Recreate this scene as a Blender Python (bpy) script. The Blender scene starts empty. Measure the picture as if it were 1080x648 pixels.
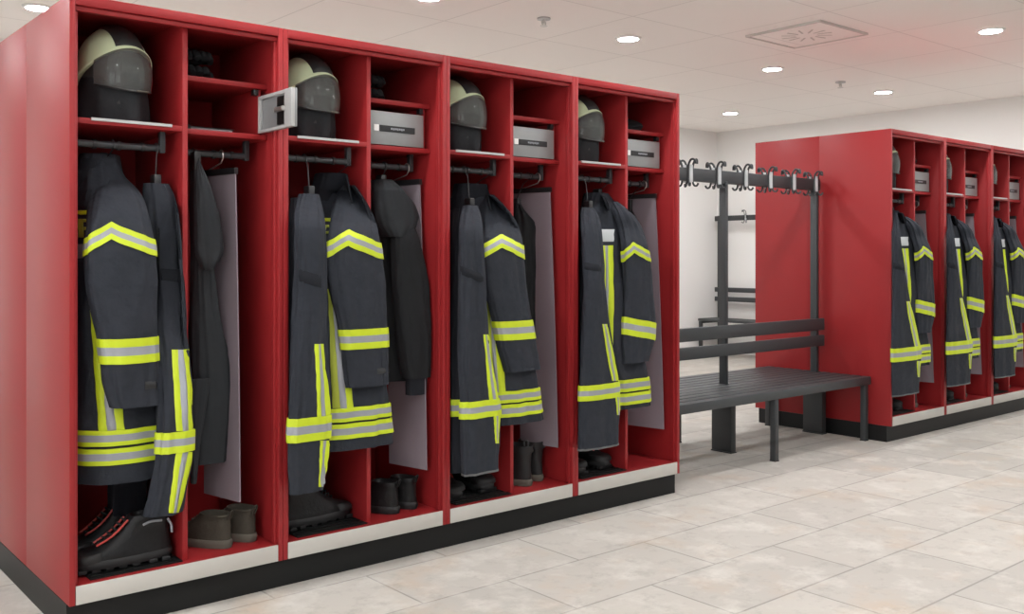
import bpy, bmesh, math, random
from mathutils import Vector, Matrix, noise
random.seed(7)
SC = bpy.context.scene
COL = SC.collection
PI = math.pi

# ------------------------------------------------------------------ camera
F, CX, CY, HD = 1022.5, 540.0, 270.5, math.radians(40)
CU, CV, EYE = -0.8548, -3.0919, 1.1572
hc, hs = math.cos(HD), math.sin(HD)
cam = bpy.data.cameras.new('camera'); camo = bpy.data.objects.new('camera', cam); COL.objects.link(camo)
camo.location = (CU, CV, EYE); camo.rotation_euler = (PI/2, 0, -HD)
cam.sensor_width = 36; cam.lens = 36*F/1080; cam.shift_y = -(324-CY)/1080
cam.clip_start = 0.05
SC.camera = camo

def px(p):
    du, dv = p[0]-CU, p[1]-CV
    x = du*hc-dv*hs; Z = du*hs+dv*hc
    return CX+F*x/Z, CY-F*(p[2]-EYE)/Z, Z
def spot(X, Y, v):                       # the point at depth v behind the locker fronts seen at a place of the photograph
    a, b = (X-CX)/F, -(Y-CY)/F
    d = (a*hc+hs, -a*hs+hc, b); t = (v-CV)/d[1]
    return Vector((CU+d[0]*t, v, EYE+d[2]*t))

# ------------------------------------------------------------------ dimensions
UN, DEP, H, U2 = 0.7014, 0.504, 1.95, 4.806
ZF = 0.157            # floor shelf of the lockers
CEIL = 2.65
FAR = U2-3*UN         # shift that takes the fourth locker's gear to the first far locker

# ------------------------------------------------------------------ materials
def mat(name, col, rough=0.5, metal=0.0, spec=0.5, var=0.0, vscale=8.0, bump=0.0, bscale=60.0, **kw):
    m = bpy.data.materials.new(name); m.use_nodes = True
    nt = m.node_tree; b = nt.nodes['Principled BSDF']
    b.inputs['Base Color'].default_value = (*col, 1); b.inputs['Roughness'].default_value = rough
    b.inputs['Metallic'].default_value = metal; b.inputs['Specular IOR Level'].default_value = spec
    for k, v in kw.items(): b.inputs[k.replace('_', ' ')].default_value = v
    tc = nt.nodes.new('ShaderNodeTexCoord')
    if var:
        n = nt.nodes.new('ShaderNodeTexNoise'); n.inputs['Scale'].default_value = vscale; n.inputs['Detail'].default_value = 6
        mx = nt.nodes.new('ShaderNodeMix'); mx.data_type = 'RGBA'
        mx.inputs[6].default_value = (*[c*(1-var) for c in col], 1); mx.inputs[7].default_value = (*[min(1, c*(1+var)) for c in col], 1)
        nt.links.new(tc.outputs['Object'], n.inputs['Vector']); nt.links.new(n.outputs['Fac'], mx.inputs[0]); nt.links.new(mx.outputs[2], b.inputs['Base Color'])
    if bump:
        n2 = nt.nodes.new('ShaderNodeTexNoise'); n2.inputs['Scale'].default_value = bscale; n2.inputs['Detail'].default_value = 5
        bp = nt.nodes.new('ShaderNodeBump'); bp.inputs['Strength'].default_value = bump; bp.inputs['Distance'].default_value = 0.01
        nt.links.new(tc.outputs['Object'], n2.inputs['Vector']); nt.links.new(n2.outputs['Fac'], bp.inputs['Height']); nt.links.new(bp.outputs['Normal'], b.inputs['Normal'])
    return m
M = {}
LAMP, SKY = 318.0, 4.6
M['red'] = mat('red_powder_coat', (0.268, 0.0165, 0.0185), 0.42, spec=0.32, var=0.05, vscale=3, bump=0.04, bscale=300)
M['sill'] = mat('cream_sill', (0.46, 0.44, 0.405), 0.42, var=0.03)
M['plinth'] = mat('black_plinth', (0.006, 0.0065, 0.0065), 0.5, spec=0.3)
M['silver'] = mat('brushed_silver', (0.30, 0.31, 0.31), 0.42, metal=0.35, var=0.06, vscale=30)
M['label_grey'] = mat('pale_label_rail', (0.42, 0.42, 0.415), 0.4)
M['black'] = mat('black_plastic', (0.012, 0.012, 0.013), 0.38)
M['rod'] = mat('graphite_rod', (0.035, 0.037, 0.04), 0.35, metal=0.2)
M['steel'] = mat('bare_steel', (0.6, 0.58, 0.55), 0.3, metal=0.9)
M['navy'] = mat('navy_fire_cloth', (0.021, 0.0238, 0.031), 0.85, spec=0.25, var=0.2, vscale=40, bump=0.6, bscale=26)
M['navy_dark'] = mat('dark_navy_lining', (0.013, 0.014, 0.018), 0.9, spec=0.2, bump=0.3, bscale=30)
M['blackcloth'] = mat('black_soft_cloth', (0.0105, 0.0112, 0.0125), 0.85, spec=0.25, var=0.15, vscale=30, bump=0.4, bscale=22)
M['greycloth'] = mat('charcoal_cloth', (0.020, 0.022, 0.0245), 0.85, spec=0.25, var=0.15, vscale=30, bump=0.4, bscale=22)
M['yellow'] = mat('lime_yellow_tape', (0.47, 0.57, 0.010), 0.6, var=0.06, vscale=60)
M['tape'] = mat('silver_reflective_tape', (0.27, 0.28, 0.305), 0.5, metal=0.15, var=0.06, vscale=80)
M['olive'] = mat('dull_yellow_print', (0.30, 0.34, 0.03), 0.7)
M['patch'] = mat('pale_grey_patch', (0.50, 0.52, 0.53), 0.6)
M['hem'] = mat('pale_hem_edge', (0.10, 0.10, 0.10), 0.8)
M['sheet'] = mat('lilac_grey_sheet', (0.205, 0.168, 0.19), 0.6, var=0.03)
M['shell'] = mat('phosphor_cream_shell', (0.58, 0.66, 0.43), 0.32, var=0.03)
M['helmblack'] = mat('black_helmet_band', (0.016, 0.017, 0.017), 0.5)
M['visor'] = mat('smoked_visor', (0.24, 0.25, 0.24), 0.10, Transmission_Weight=0.72, IOR=1.3)
M['redpiece'] = mat('red_reflector', (0.45, 0.01, 0.012), 0.3)
M['leather'] = mat('black_boot_leather', (0.009, 0.009, 0.0095), 0.45, spec=0.25, bump=0.25, bscale=45)
M['rubber'] = mat('black_rubber', (0.007, 0.007, 0.0075), 0.6)
M['suede'] = mat('olive_brown_suede', (0.050, 0.044, 0.034), 0.9, spec=0.2, var=0.25, vscale=40, bump=0.3, bscale=50)
M['suedesole'] = mat('worn_grey_sole', (0.090, 0.080, 0.063), 0.85)
M['piping'] = mat('red_lace_piping', (0.42, 0.05, 0.04), 0.6)
M['frame'] = mat('anthracite_powder_coat', (0.031, 0.0345, 0.037), 0.48, bump=0.05, bscale=300)
M['slat'] = mat('anthracite_slat', (0.040, 0.044, 0.047), 0.5)
M['wall'] = mat('white_wall_paint', (0.84, 0.835, 0.815), 0.85, spec=0.2, bump=0.03, bscale=150)
M['greywall'] = mat('grey_bounce_cut_wall', (0.16, 0.165, 0.17), 0.85, spec=0.2, bump=0.03, bscale=150)  # dark tone given to the unseen walls to cut bounce into the lockers
M['trim'] = mat('white_metal_trim', (0.82, 0.82, 0.8), 0.4)
M['vent'] = mat('vent_slot', (0.56, 0.535, 0.50), 0.7)
M['paper'] = mat('grey_paper', (0.30, 0.30, 0.31), 0.7)

def emit(name, col, s):
    m = bpy.data.materials.new(name); m.use_nodes = True; nt = m.node_tree; nt.nodes.clear()
    e = nt.nodes.new('ShaderNodeEmission'); e.inputs[0].default_value = (*col, 1); e.inputs[1].default_value = s
    o = nt.nodes.new('ShaderNodeOutputMaterial'); nt.links.new(e.outputs[0], o.inputs[0]); return m
M['lamp'] = emit('downlight_glow', (0.975, 0.985, 1.0), LAMP)

def floor_mat():
    m = bpy.data.materials.new('beige_stone_tiles'); m.use_nodes = True; nt = m.node_tree; N = nt.nodes.new; L = nt.links.new
    b = nt.nodes['Principled BSDF']; b.inputs['Roughness'].default_value = 0.62; b.inputs['Specular IOR Level'].default_value = 0.3
    tc = N('ShaderNodeTexCoord'); mp = N('ShaderNodeMapping'); mp.inputs['Location'].default_value = (TX, TY, 0)
    L(tc.outputs['Object'], mp.inputs['Vector'])
    br = N('ShaderNodeTexBrick'); br.inputs['Scale'].default_value = 1; br.inputs['Brick Width'].default_value = 0.718; br.inputs['Row Height'].default_value = 0.363
    br.inputs['Mortar Size'].default_value = 0.0055; br.inputs['Mortar Smooth'].default_value = 0.6; br.offset = 0.5
    br.inputs['Color1'].default_value = (0.475, 0.447, 0.405, 1); br.inputs['Color2'].default_value = (0.395, 0.372, 0.338, 1); br.inputs['Mortar'].default_value = (0.27, 0.254, 0.232, 1)
    L(mp.outputs[0], br.inputs['Vector'])
    def noi(sc, det, rgh=0.6):
        n = N('ShaderNodeTexNoise'); n.inputs['Scale'].default_value = sc; n.inputs['Detail'].default_value = det; n.inputs['Roughness'].default_value = rgh
        L(tc.outputs['Object'], n.inputs['Vector']); return n
    def mix(a, c2, fac, typ='MIX'):
        x = N('ShaderNodeMix'); x.data_type = 'RGBA'; x.blend_type = typ; L(a, x.inputs[6])
        if isinstance(c2, tuple): x.inputs[7].default_value = c2
        else: L(c2, x.inputs[7])
        if isinstance(fac, float): x.inputs[0].default_value = fac
        else: L(fac, x.inputs[0])
        return x.outputs[2]
    def ramp(src, p0, p1, v1=1.0):
        r = N('ShaderNodeValToRGB'); r.color_ramp.elements[0].position = p0; r.color_ramp.elements[1].position = p1
        r.color_ramp.elements[0].color = (0, 0, 0, 1); r.color_ramp.elements[1].color = (v1, v1, v1, 1); L(src, r.inputs[0]); return r.outputs[0]
    c = mix(br.outputs['Color'], (0.47, 0.365, 0.270, 1), ramp(noi(2.6, 5).outputs['Fac'], 0.54, 0.72, 0.6))
    c = mix(c, (0.60, 0.575, 0.53, 1), ramp(noi(4.3, 9, 0.65).outputs['Fac'], 0.50, 0.70, 0.75))
    c = mix(c, (0.30, 0.278, 0.250, 1), ramp(noi(11, 12, 0.75).outputs['Fac'], 0.52, 0.72, 0.7))
    L(c, b.inputs['Base Color'])
    bp = N('ShaderNodeBump'); bp.inputs['Strength'].default_value = 0.25; bp.inputs['Distance'].default_value = 0.004; bp.invert = True
    L(br.outputs['Fac'], bp.inputs['Height']); L(bp.outputs[0], b.inputs['Normal'])
    return m
TX, TY = 0.718*4-2.79+0.359, 0.363*4+0.43-0.363
M['floor'] = floor_mat()

def ceil_mat():
    m = bpy.data.materials.new('mineral_ceiling_tiles'); m.use_nodes = True; nt = m.node_tree; N = nt.nodes.new; L = nt.links.new
    b = nt.nodes['Principled BSDF']; b.inputs['Roughness'].default_value = 0.9; b.inputs['Specular IOR Level'].default_value = 0.15
    tc = N('ShaderNodeTexCoord'); mp = N('ShaderNodeMapping'); mp.inputs['Location'].default_value = (0.83*8-3.595, 0.8475*8-0.195, 0)
    L(tc.outputs['Object'], mp.inputs['Vector'])
    br = N('ShaderNodeTexBrick'); br.inputs['Scale'].default_value = 1; br.inputs['Brick Width'].default_value = 0.83; br.inputs['Row Height'].default_value = 0.8475
    br.offset = 0.0; br.inputs['Mortar Size'].default_value = 0.006; br.inputs['Mortar Smooth'].default_value = 0.3
    br.inputs['Color1'].default_value = (0.90, 0.865, 0.83, 1); br.inputs['Color2'].default_value = (0.885, 0.85, 0.815, 1); br.inputs['Mortar'].default_value = (0.74, 0.71, 0.68, 1)
    L(mp.outputs[0], br.inputs['Vector']); L(br.outputs['Color'], b.inputs['Base Color'])
    return m
M['ceiling'] = ceil_mat()

# ------------------------------------------------------------------ mesh builder
class MB:
    def __init__(s): s.bm = bmesh.new(); s.mi = 0
    def face(s, vs):
        try:
            f = s.bm.faces.new(vs); f.material_index = s.mi; return f
        except ValueError: return None
    def box(s, x0, x1, y0, y1, z0, z1, bev=0.0):
        v = [s.bm.verts.new((x, y, z)) for x in (x0, x1) for y in (y0, y1) for z in (z0, z1)]
        fs = [s.face([v[i] for i in q]) for q in ((0, 1, 3, 2), (4, 6, 7, 5), (0, 4, 5, 1), (2, 3, 7, 6), (0, 2, 6, 4), (1, 5, 7, 3))]
        if bev:
            es = list({e for f in fs for e in f.edges})
            r = bmesh.ops.bevel(s.bm, geom=es, offset=bev, segments=2, affect='EDGES', profile=0.5)
            for f in r['faces']: f.material_index = s.mi
        return s
    def loft(s, rings, c0=True, c1=True, closed=True):
        R = [[s.bm.verts.new(p) for p in r] for r in rings]; n = len(R[0])
        for a, b in zip(R, R[1:]):
            for i in range(n if closed else n-1):
                j = (i+1) % n; s.face([a[i], a[j], b[j], b[i]])
        if c0: s.face(list(reversed(R[0])))
        if c1: s.face(R[-1])
        return s
    def tube(s, pts, r, n=10, cap=True):
        pts = [Vector(p) for p in pts]; rr = r if isinstance(r, (list, tuple)) else [r]*len(pts); rings = []; up = None
        for i, p in enumerate(pts):
            d = (pts[min(i+1, len(pts)-1)]-pts[max(i-1, 0)]).normalized()
            if up is None: up = Vector((0, 0, 1)) if abs(d.z) < 0.9 else Vector((1, 0, 0))
            a = d.cross(up).normalized(); b = d.cross(a).normalized(); up = -b if (-b).dot(up) > 0 else b
            rings.append([p+(a*math.cos(t)+b*math.sin(t))*rr[i] for t in [2*PI*k/n for k in range(n)]])
        return s.loft(rings, cap, cap)
    def disc(s, c, r, h, n=32):
        return s.loft([[(c[0]+r*math.cos(2*PI*k/n), c[1]+r*math.sin(2*PI*k/n), c[2]+z) for k in range(n)] for z in (0, h)])
    def build(s, name, mats, parent=None, smooth=True, angle=40):
        me = bpy.data.meshes.new(name)
        bmesh.ops.recalc_face_normals(s.bm, faces=s.bm.faces)
        if smooth:
            for f in s.bm.faces: f.smooth = True
            for e in s.bm.edges:
                if len(e.link_faces) == 2 and e.calc_face_angle(0) > math.radians(angle): e.smooth = False
        off = Vector((0, 0, 0)); p = parent
        while p: off += p.location; p = p.parent
        bmesh.ops.translate(s.bm, verts=s.bm.verts, vec=-off)
        s.bm.to_mesh(me); s.bm.free()
        for m_ in (mats if isinstance(mats, list) else [mats]): me.materials.append(M[m_])
        o = bpy.data.objects.new(name, me); COL.objects.link(o)
        if parent: o.parent = parent
        return o
def bez(p, n=8):
    P = [Vector(q) for q in p]; out = []
    for i in range(len(P)-1):
        a, b, c, d = P[max(i-1, 0)], P[i], P[i+1], P[min(i+2, len(P)-1)]
        for k in range(n):
            t = k/n; out.append(0.5*((2*b)+(c-a)*t+(2*a-5*b+4*c-d)*t*t+(3*b-a-3*c+d)*t**3))
    return out+[P[-1]]

def thing(name, label, cat, loc=(0, 0, 0), group=None, rotz=0.0):
    o = bpy.data.objects.new(name, None); COL.objects.link(o); o.location = loc; o.rotation_euler.z = rotz; o.empty_display_size = 0.1
    o['label'] = label; o['category'] = cat
    if group: o['group'] = group
    return o
def tag(o, label, cat, group=None):
    o['label'] = label; o['category'] = cat
    if group: o['group'] = group
    return o
def structure(o): o['kind'] = 'structure'; return o
def kids(o): return [c for c in COL.objects if c.parent == o]
def dup(root, loc, label, rotz=None, skip=(), group=None):
    r = root.copy(); COL.objects.link(r); r.location = loc; r['label'] = label
    if rotz is not None: r.rotation_euler.z = rotz
    if group: r['group'] = group
    for ch in kids(root):
        if ch.name.split('.')[0] in skip: continue
        c = ch.copy(); COL.objects.link(c); c.parent = r
        for g in kids(ch):
            d = g.copy(); COL.objects.link(d); d.parent = c
    return r

# ------------------------------------------------------------------ room
RX0, RX1, RY0, RY1 = -3.6, 8.55, -5.6, 4.27
def slab(name, m, *b): return structure(MB().box(*b).build(name, m, None, False))
slab('floor', 'floor', RX0, RX1, RY0, RY1, -0.1, 0)
slab('ceiling', 'ceiling', RX0, RX1, RY0, RY1, CEIL, CEIL+0.1)
slab('wall_back', 'wall', RX0-0.1, RX1+0.1, RY1, RY1+0.1, -0.1, CEIL+0.1)
slab('wall_right', 'wall', RX1, RX1+0.1, RY0, RY1, -0.1, CEIL+0.1)
def pane_mat():
    m = bpy.data.materials.new('clear_window_pane'); m.use_nodes = True; nt = m.node_tree; nt.nodes.clear()
    a = nt.nodes.new('ShaderNodeBsdfTransparent'); g = nt.nodes.new('ShaderNodeBsdfGlossy'); g.inputs['Roughness'].default_value = 0.02
    x = nt.nodes.new('ShaderNodeMixShader'); x.inputs[0].default_value = 0.07; o = nt.nodes.new('ShaderNodeOutputMaterial')
    nt.links.new(a.outputs[0], x.inputs[1]); nt.links.new(g.outputs[0], x.inputs[2]); nt.links.new(x.outputs[0], o.inputs[0]); return m
M['pane'] = pane_mat()
WZ0, WZ1 = 0.55, 2.50
FW = [(-3.2, -1.6)]           # unseen windows added behind the photographer to brighten the room
LW = [(-5.2, -3.0), (-2.6, -0.4)]                      # unseen windows added in the left wall for extra daylight
def wall(name, along, a0, a1, wins, c0, c1):
    m = MB()
    def bx(p, q, z0, z1): m.box(*((p, q, c0, c1) if along == 'x' else (c0, c1, p, q)), z0, z1)
    bx(a0, a1, -0.1, WZ0); bx(a0, a1, WZ1, CEIL+0.1); e = a0
    for p, q in wins: bx(e, p, WZ0, WZ1); e = q
    bx(e, a1, WZ0, WZ1); structure(m.build(name, 'greywall', None, False))
wall('wall_front', 'x', RX0-0.1, RX1+0.1, FW, RY0-0.1, RY0)
wall('wall_left', 'y', RY0, RY1, LW, RX0-0.1, RX0)
for n_, (ax, p, q) in enumerate([('x', *w_) for w_ in FW]+[('y', *w_) for w_ in LW], 1):
    m = MB(); c0, c1 = (RY0-0.08, RY0-0.02) if ax == 'x' else (RX0-0.08, RX0-0.02)
    def bx(m, a, b, z0, z1, d0=0, d1=0): m.box(*((a, b, c0+d0, c1+d1) if ax == 'x' else (c0+d0, c1+d1, a, b)), z0, z1)
    mid = (p+q)/2
    bx(m, p, p+0.05, WZ0, WZ1); bx(m, q-0.05, q, WZ0, WZ1); bx(m, mid-0.03, mid+0.03, WZ0+0.05, WZ1-0.05); bx(m, p+0.05, q-0.05, WZ0, WZ0+0.05); bx(m, p+0.05, q-0.05, WZ1-0.05, WZ1)
    wf = structure(m.build('added_window_%d' % n_, 'trim', None, False))  # frame of an unseen daylight opening added to light the room
    m = MB(); bx(m, p+0.05, mid-0.03, WZ0+0.05, WZ1-0.05, 0.027, -0.027); bx(m, mid+0.03, q-0.05, WZ0+0.05, WZ1-0.05, 0.027, -0.027); m.build('pane', 'pane', wf, False)

# ceiling downlights on a regular grid
seen = {(0.70, 3.17): 'round white downlight glowing above the far left end of the near lockers',
        (4.01, 1.47): 'round white downlight glowing in the ceiling nearest the near locker row',
        (5.67, 1.47): 'round white downlight glowing above the bench, second from the near lockers',
        (7.36, 1.47): 'round white downlight glowing near the right wall above the far lockers',
        (5.67, -0.225): 'round white downlight glowing at the top right corner of the photo',
        (7.36, 3.17): 'small round white downlight glowing near the back corner of the room'}
for v in (3.17, 1.47, -0.225, -1.92, -3.62):
    for u in (-2.62, -0.96, 0.70, 2.35, 4.01, 5.67, 7.36):
        t = thing('ceiling_downlight', seen.get((u, v), 'round white downlight glowing in the ceiling outside the picture'), 'downlight', (u, v, CEIL-0.012), 'round ceiling downlights')
        n = 32; m = MB()
        prof = [(0.068, 0.004), (0.068, 0.0), (0.086, 0.002), (0.09, 0.012), (0.066, 0.012)]
        m.loft([[(u+r*math.cos(2*PI*k/n), v+r*math.sin(2*PI*k/n), CEIL-0.012+z) for k in range(n)] for r, z in prof], False, False).build('trim_ring', 'trim', t)
        MB().disc((u, v, CEIL-0.010), 0.067, 0.004, 32).build('diffuser', 'lamp', t, False)
# sprinklers
for (u, v), lab in {(3.20, 1.43): 'small metal sprinkler head on the ceiling nearest the near lockers', (6.62, 1.45): 'small metal sprinkler head on the ceiling above the far lockers'}.items():
    t = thing('sprinkler_head', lab, 'sprinkler', (u, v, CEIL-0.05), 'ceiling sprinkler heads')
    MB().disc((u, v, CEIL-0.010), 0.042, 0.010, 24).build('escutcheon', 'label_grey', t)
    MB().tube([(u, v, CEIL-0.010), (u, v, CEIL-0.035)], 0.010).tube(bez([(u-0.014, v, CEIL-0.02), (u-0.016, v, CEIL-0.035), (u, v, CEIL-0.05)]), 0.0035, 6).tube(bez([(u+0.014, v, CEIL-0.02), (u+0.016, v, CEIL-0.035), (u, v, CEIL-0.05)]), 0.0035, 6).build('body', 'steel', t)
    MB().disc((u, v, CEIL-0.052), 0.024, 0.003, 20).build('deflector', 'steel', t)
# square swirl diffuser panel in one tile
vc = (4.84, 0.62)
t = thing('air_vent', 'square white air outlet panel with a swirl of slots set in the ceiling', 'air vent', (*vc, CEIL-0.015))
m = MB(); a, b_ = 0.285, 0.27
for (x0, x1, y0, y1) in ((-a, a, -a, -b_), (-a, a, b_, a), (-a, -b_, -b_, b_), (b_, a, -b_, b_)): m.box(vc[0]+x0, vc[0]+x1, vc[1]+y0, vc[1]+y1, CEIL-0.015, CEIL-0.001)
m.build('frame', 'vent', t, False)
MB().box(vc[0]-b_, vc[0]+b_, vc[1]-b_, vc[1]+b_, CEIL-0.010, CEIL-0.002).build('panel', 'ceiling', t, False)
m = MB()
for k in range(12):
    th = 2*PI*k/12; d = Vector((math.cos(th), math.sin(th), 0)); e = Vector((-d.y, d.x, 0))
    p0 = Vector((*vc, CEIL-0.0125))+d*0.07+e*0.015; p1 = Vector((*vc, CEIL-0.0125))+d*0.16+e*0.045; w = e*0.006
    m.loft([[p0-w, p0+w, p1+w, p1-w], [q+Vector((0, 0, 0.002)) for q in (p0-w, p0+w, p1+w, p1-w)]])
m.build('slot', 'vent', t, False)

# ------------------------------------------------------------------ locker unit
ST = 0.018; DIVX = 0.3715; DV0 = 0.042
def locker(u0, v0, label, group, open_box=False):
    t = thing('locker', label, 'locker', (u0, v0, 0), group)
    def B(name, m, *bx, parent=t, bev=0.0015):
        x0, x1, y0, y1, z0, z1 = bx
        return MB().box(u0+x0, u0+x1, v0+y0, v0+y1, z0, z1, bev).build(name, m, parent)
    W = UN
    B('side_panel', 'red', 0.0005, ST, 0, DEP, 0.10, H); B('side_panel', 'red', W-ST, W-0.0005, 0, DEP, 0.10, H)
    B('top_panel', 'red', ST, W-ST, 0.03, DEP, H-0.02, H)
    B('back_panel', 'red', ST, W-ST, DEP-0.012, DEP-0.001, 0.14, H-0.02)
    B('floor_panel', 'red', ST, W-ST, 0.004, DEP-0.012, 0.142, ZF)
    m = MB(); m.box(u0+ST, u0+W-ST, v0, v0+0.03, H-0.03, H, 0.0015); m.box(u0+ST, u0+W-ST, v0+0.012, v0+0.03, H-0.046, H-0.031, 0.0015); m.build('header', 'red', t)
    m = MB(); m.box(u0+ST, u0+ST+0.010, v0+0.014, v0+0.032, ZF+0.002, H-0.047, 0.001); m.box(u0+W-ST-0.010, u0+W-ST, v0+0.014, v0+0.032, ZF+0.002, H-0.047, 0.001); m.build('front_stile', 'red', t)
    B('plinth', 'plinth', 0.0, W, 0.03, DEP, 0.0, 0.099, bev=0)
    B('sill', 'sill', ST+0.001, W-ST-0.001, -0.002, 0.003, 0.101, 0.158)
    B('divider', 'red', DIVX-0.009, DIVX+0.009, DV0, DEP-0.012, ZF, H-0.02)
    hsf = B('helmet_shelf', 'red', ST, DIVX-0.009, DV0, DEP-0.012, 1.567, 1.585)
    B('label_rail', 'label_grey', 0.075, DIVX-0.045, DV0-0.006, DV0, 1.578, 1.587, parent=hsf, bev=0)
    B('shelf', 'red', DIVX+0.009, W-ST, 0.085, DEP-0.012, 1.745, 1.763)
    B('shelf', 'red', DIVX+0.009, W-ST, 0.085, DEP-0.012, 1.567, 1.585)
    B('box_side', 'red', 0.652, 0.664, 0.095, DEP-0.012, 1.585, 1.745)
    B('hinge_block', 'black', 0.634, 0.652, 0.088, 0.112, 1.722, 1.742)
    # coat rails
    for x0, x1, yv in ((ST, 0.318, 0.10), (DIVX+0.009, 0.640, 0.16)):
        z = 1.512
        m = MB().tube([(u0+x0, v0+yv, z), (u0+x1, v0+yv, z)], 0.0115, 14)
        cr = m.build('coat_rail', 'rod', t)
        MB().box(u0+x1-0.012, u0+x1+0.006, v0+yv-0.012, v0+yv+0.012, z-0.015, 1.567, 0.002).build('bracket', 'rod', cr)
        MB().box(u0+x0+0.001, u0+x0+0.012, v0+yv-0.018, v0+yv+0.018, z-0.02, z+0.02, 0.002).build('wall_socket', 'rod', cr)
        for k in range(3):
            xx = u0+x0+(x1-x0)*(0.28+0.25*k); MB().tube([(xx-0.006, v0+yv, z), (xx+0.006, v0+yv, z)], 0.015, 12).build('stop_ring', 'black', cr)
    return t, B
def box_front(t, B):
    d = B('lockbox_door', 'silver', DIVX+0.012, 0.650, 0.084, 0.094, 1.588, 1.716)
    B('label_strip', 'black', 0.445, 0.607, 0.0815, 0.084, 1.638, 1.662, parent=d, bev=0)
    B('label_mark', 'trim', 0.420, 0.441, 0.0815, 0.084, 1.639, 1.663, parent=d, bev=0)
    m = MB(); o = t.location
    x = 0.495; i = 0
    for w in (0.008, 0.006, 0.009, 0.005, 0.008, 0.007, 0.006):
        m.box(o.x+x, o.x+x+w, o.y+0.0805, o.y+0.0815, 1.6475-0.0015*(i % 2), 1.6545); x += w+0.0022; i += 1
    m.build('label_print', 'tape', d, False)
L1, B1 = locker(0, 0, 'red locker at the left end of the near row, silver box door open', 'near row of red lockers')
# opened lockbox door, hinged on the right and standing straight out
hx, hv = 0.652, 0.086; w = 0.262
d = B1('lockbox_door', 'silver', hx+0.004, hx+0.012, hv-w, hv-0.002, 1.588, 1.716)
m = MB(); m.box(hx-0.010, hx+0.004, hv-w, hv-w+0.052, 1.588, 1.716, 0.002); m.box(hx-0.006, hx+0.004, hv-w+0.052, hv-0.004, 1.704, 1.716, 0.001); m.box(hx-0.006, hx+0.004, hv-w+0.052, hv-0.004, 1.588, 1.598, 0.001)
m.box(hx-0.006, hx+0.004, hv-0.022, hv-0.004, 1.598, 1.704, 0.001); m.build('door_flange', 'label_grey', d)
MB().box(hx-0.003, hx+0.004, hv-w+0.060, hv-w+0.118, 1.604, 1.698, 0.001).build('lock_recess', 'plinth', d)
m = MB(); m.tube([(hx-0.016, hv-w+0.10, 1.652), (hx-0.016, hv-w+0.045, 1.652)], 0.008, 12); m.box(hx-0.012, hx-0.003, hv-w+0.05, hv-w+0.125, 1.646, 1.659, 0.001); m.build('lock_bolt', 'steel', d)
L2, B2 = locker(UN, 0, 'red locker second from the left in the near row, silver lockbox shut', 'near row of red lockers')
box_front(L2, B2)
dup(L2, (2*UN, 0, 0), 'red locker third from the left in the near row, with rubber boots at lower right')
dup(L2, (3*UN, 0, 0), 'red locker at the right end of the near row, next to the dark bench')
dup(L1, (UN, 2*DEP, 0), 'red locker standing back to back behind the leftmost near locker', rotz=PI, skip=('lockbox_door',))
FL = ['red locker at the left end of the far row, side panel behind the bench', 'red locker second from the left in the far row', 'red locker at the right edge of the photo in the far row']
for k in range(3): dup(L2, (U2+k*UN, 0, 0), FL[k], group='far row of red lockers')
dup(L1, (U2+UN, 2*DEP, 0), 'red locker standing back to back behind the far row', rotz=PI, skip=('lockbox_door',), group='far row of red lockers')
NEAR = ['leftmost near locker', 'second near locker', 'third near locker', 'fourth near locker']
FARN = ['leftmost far locker', 'middle far locker', 'rightmost far locker']

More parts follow.
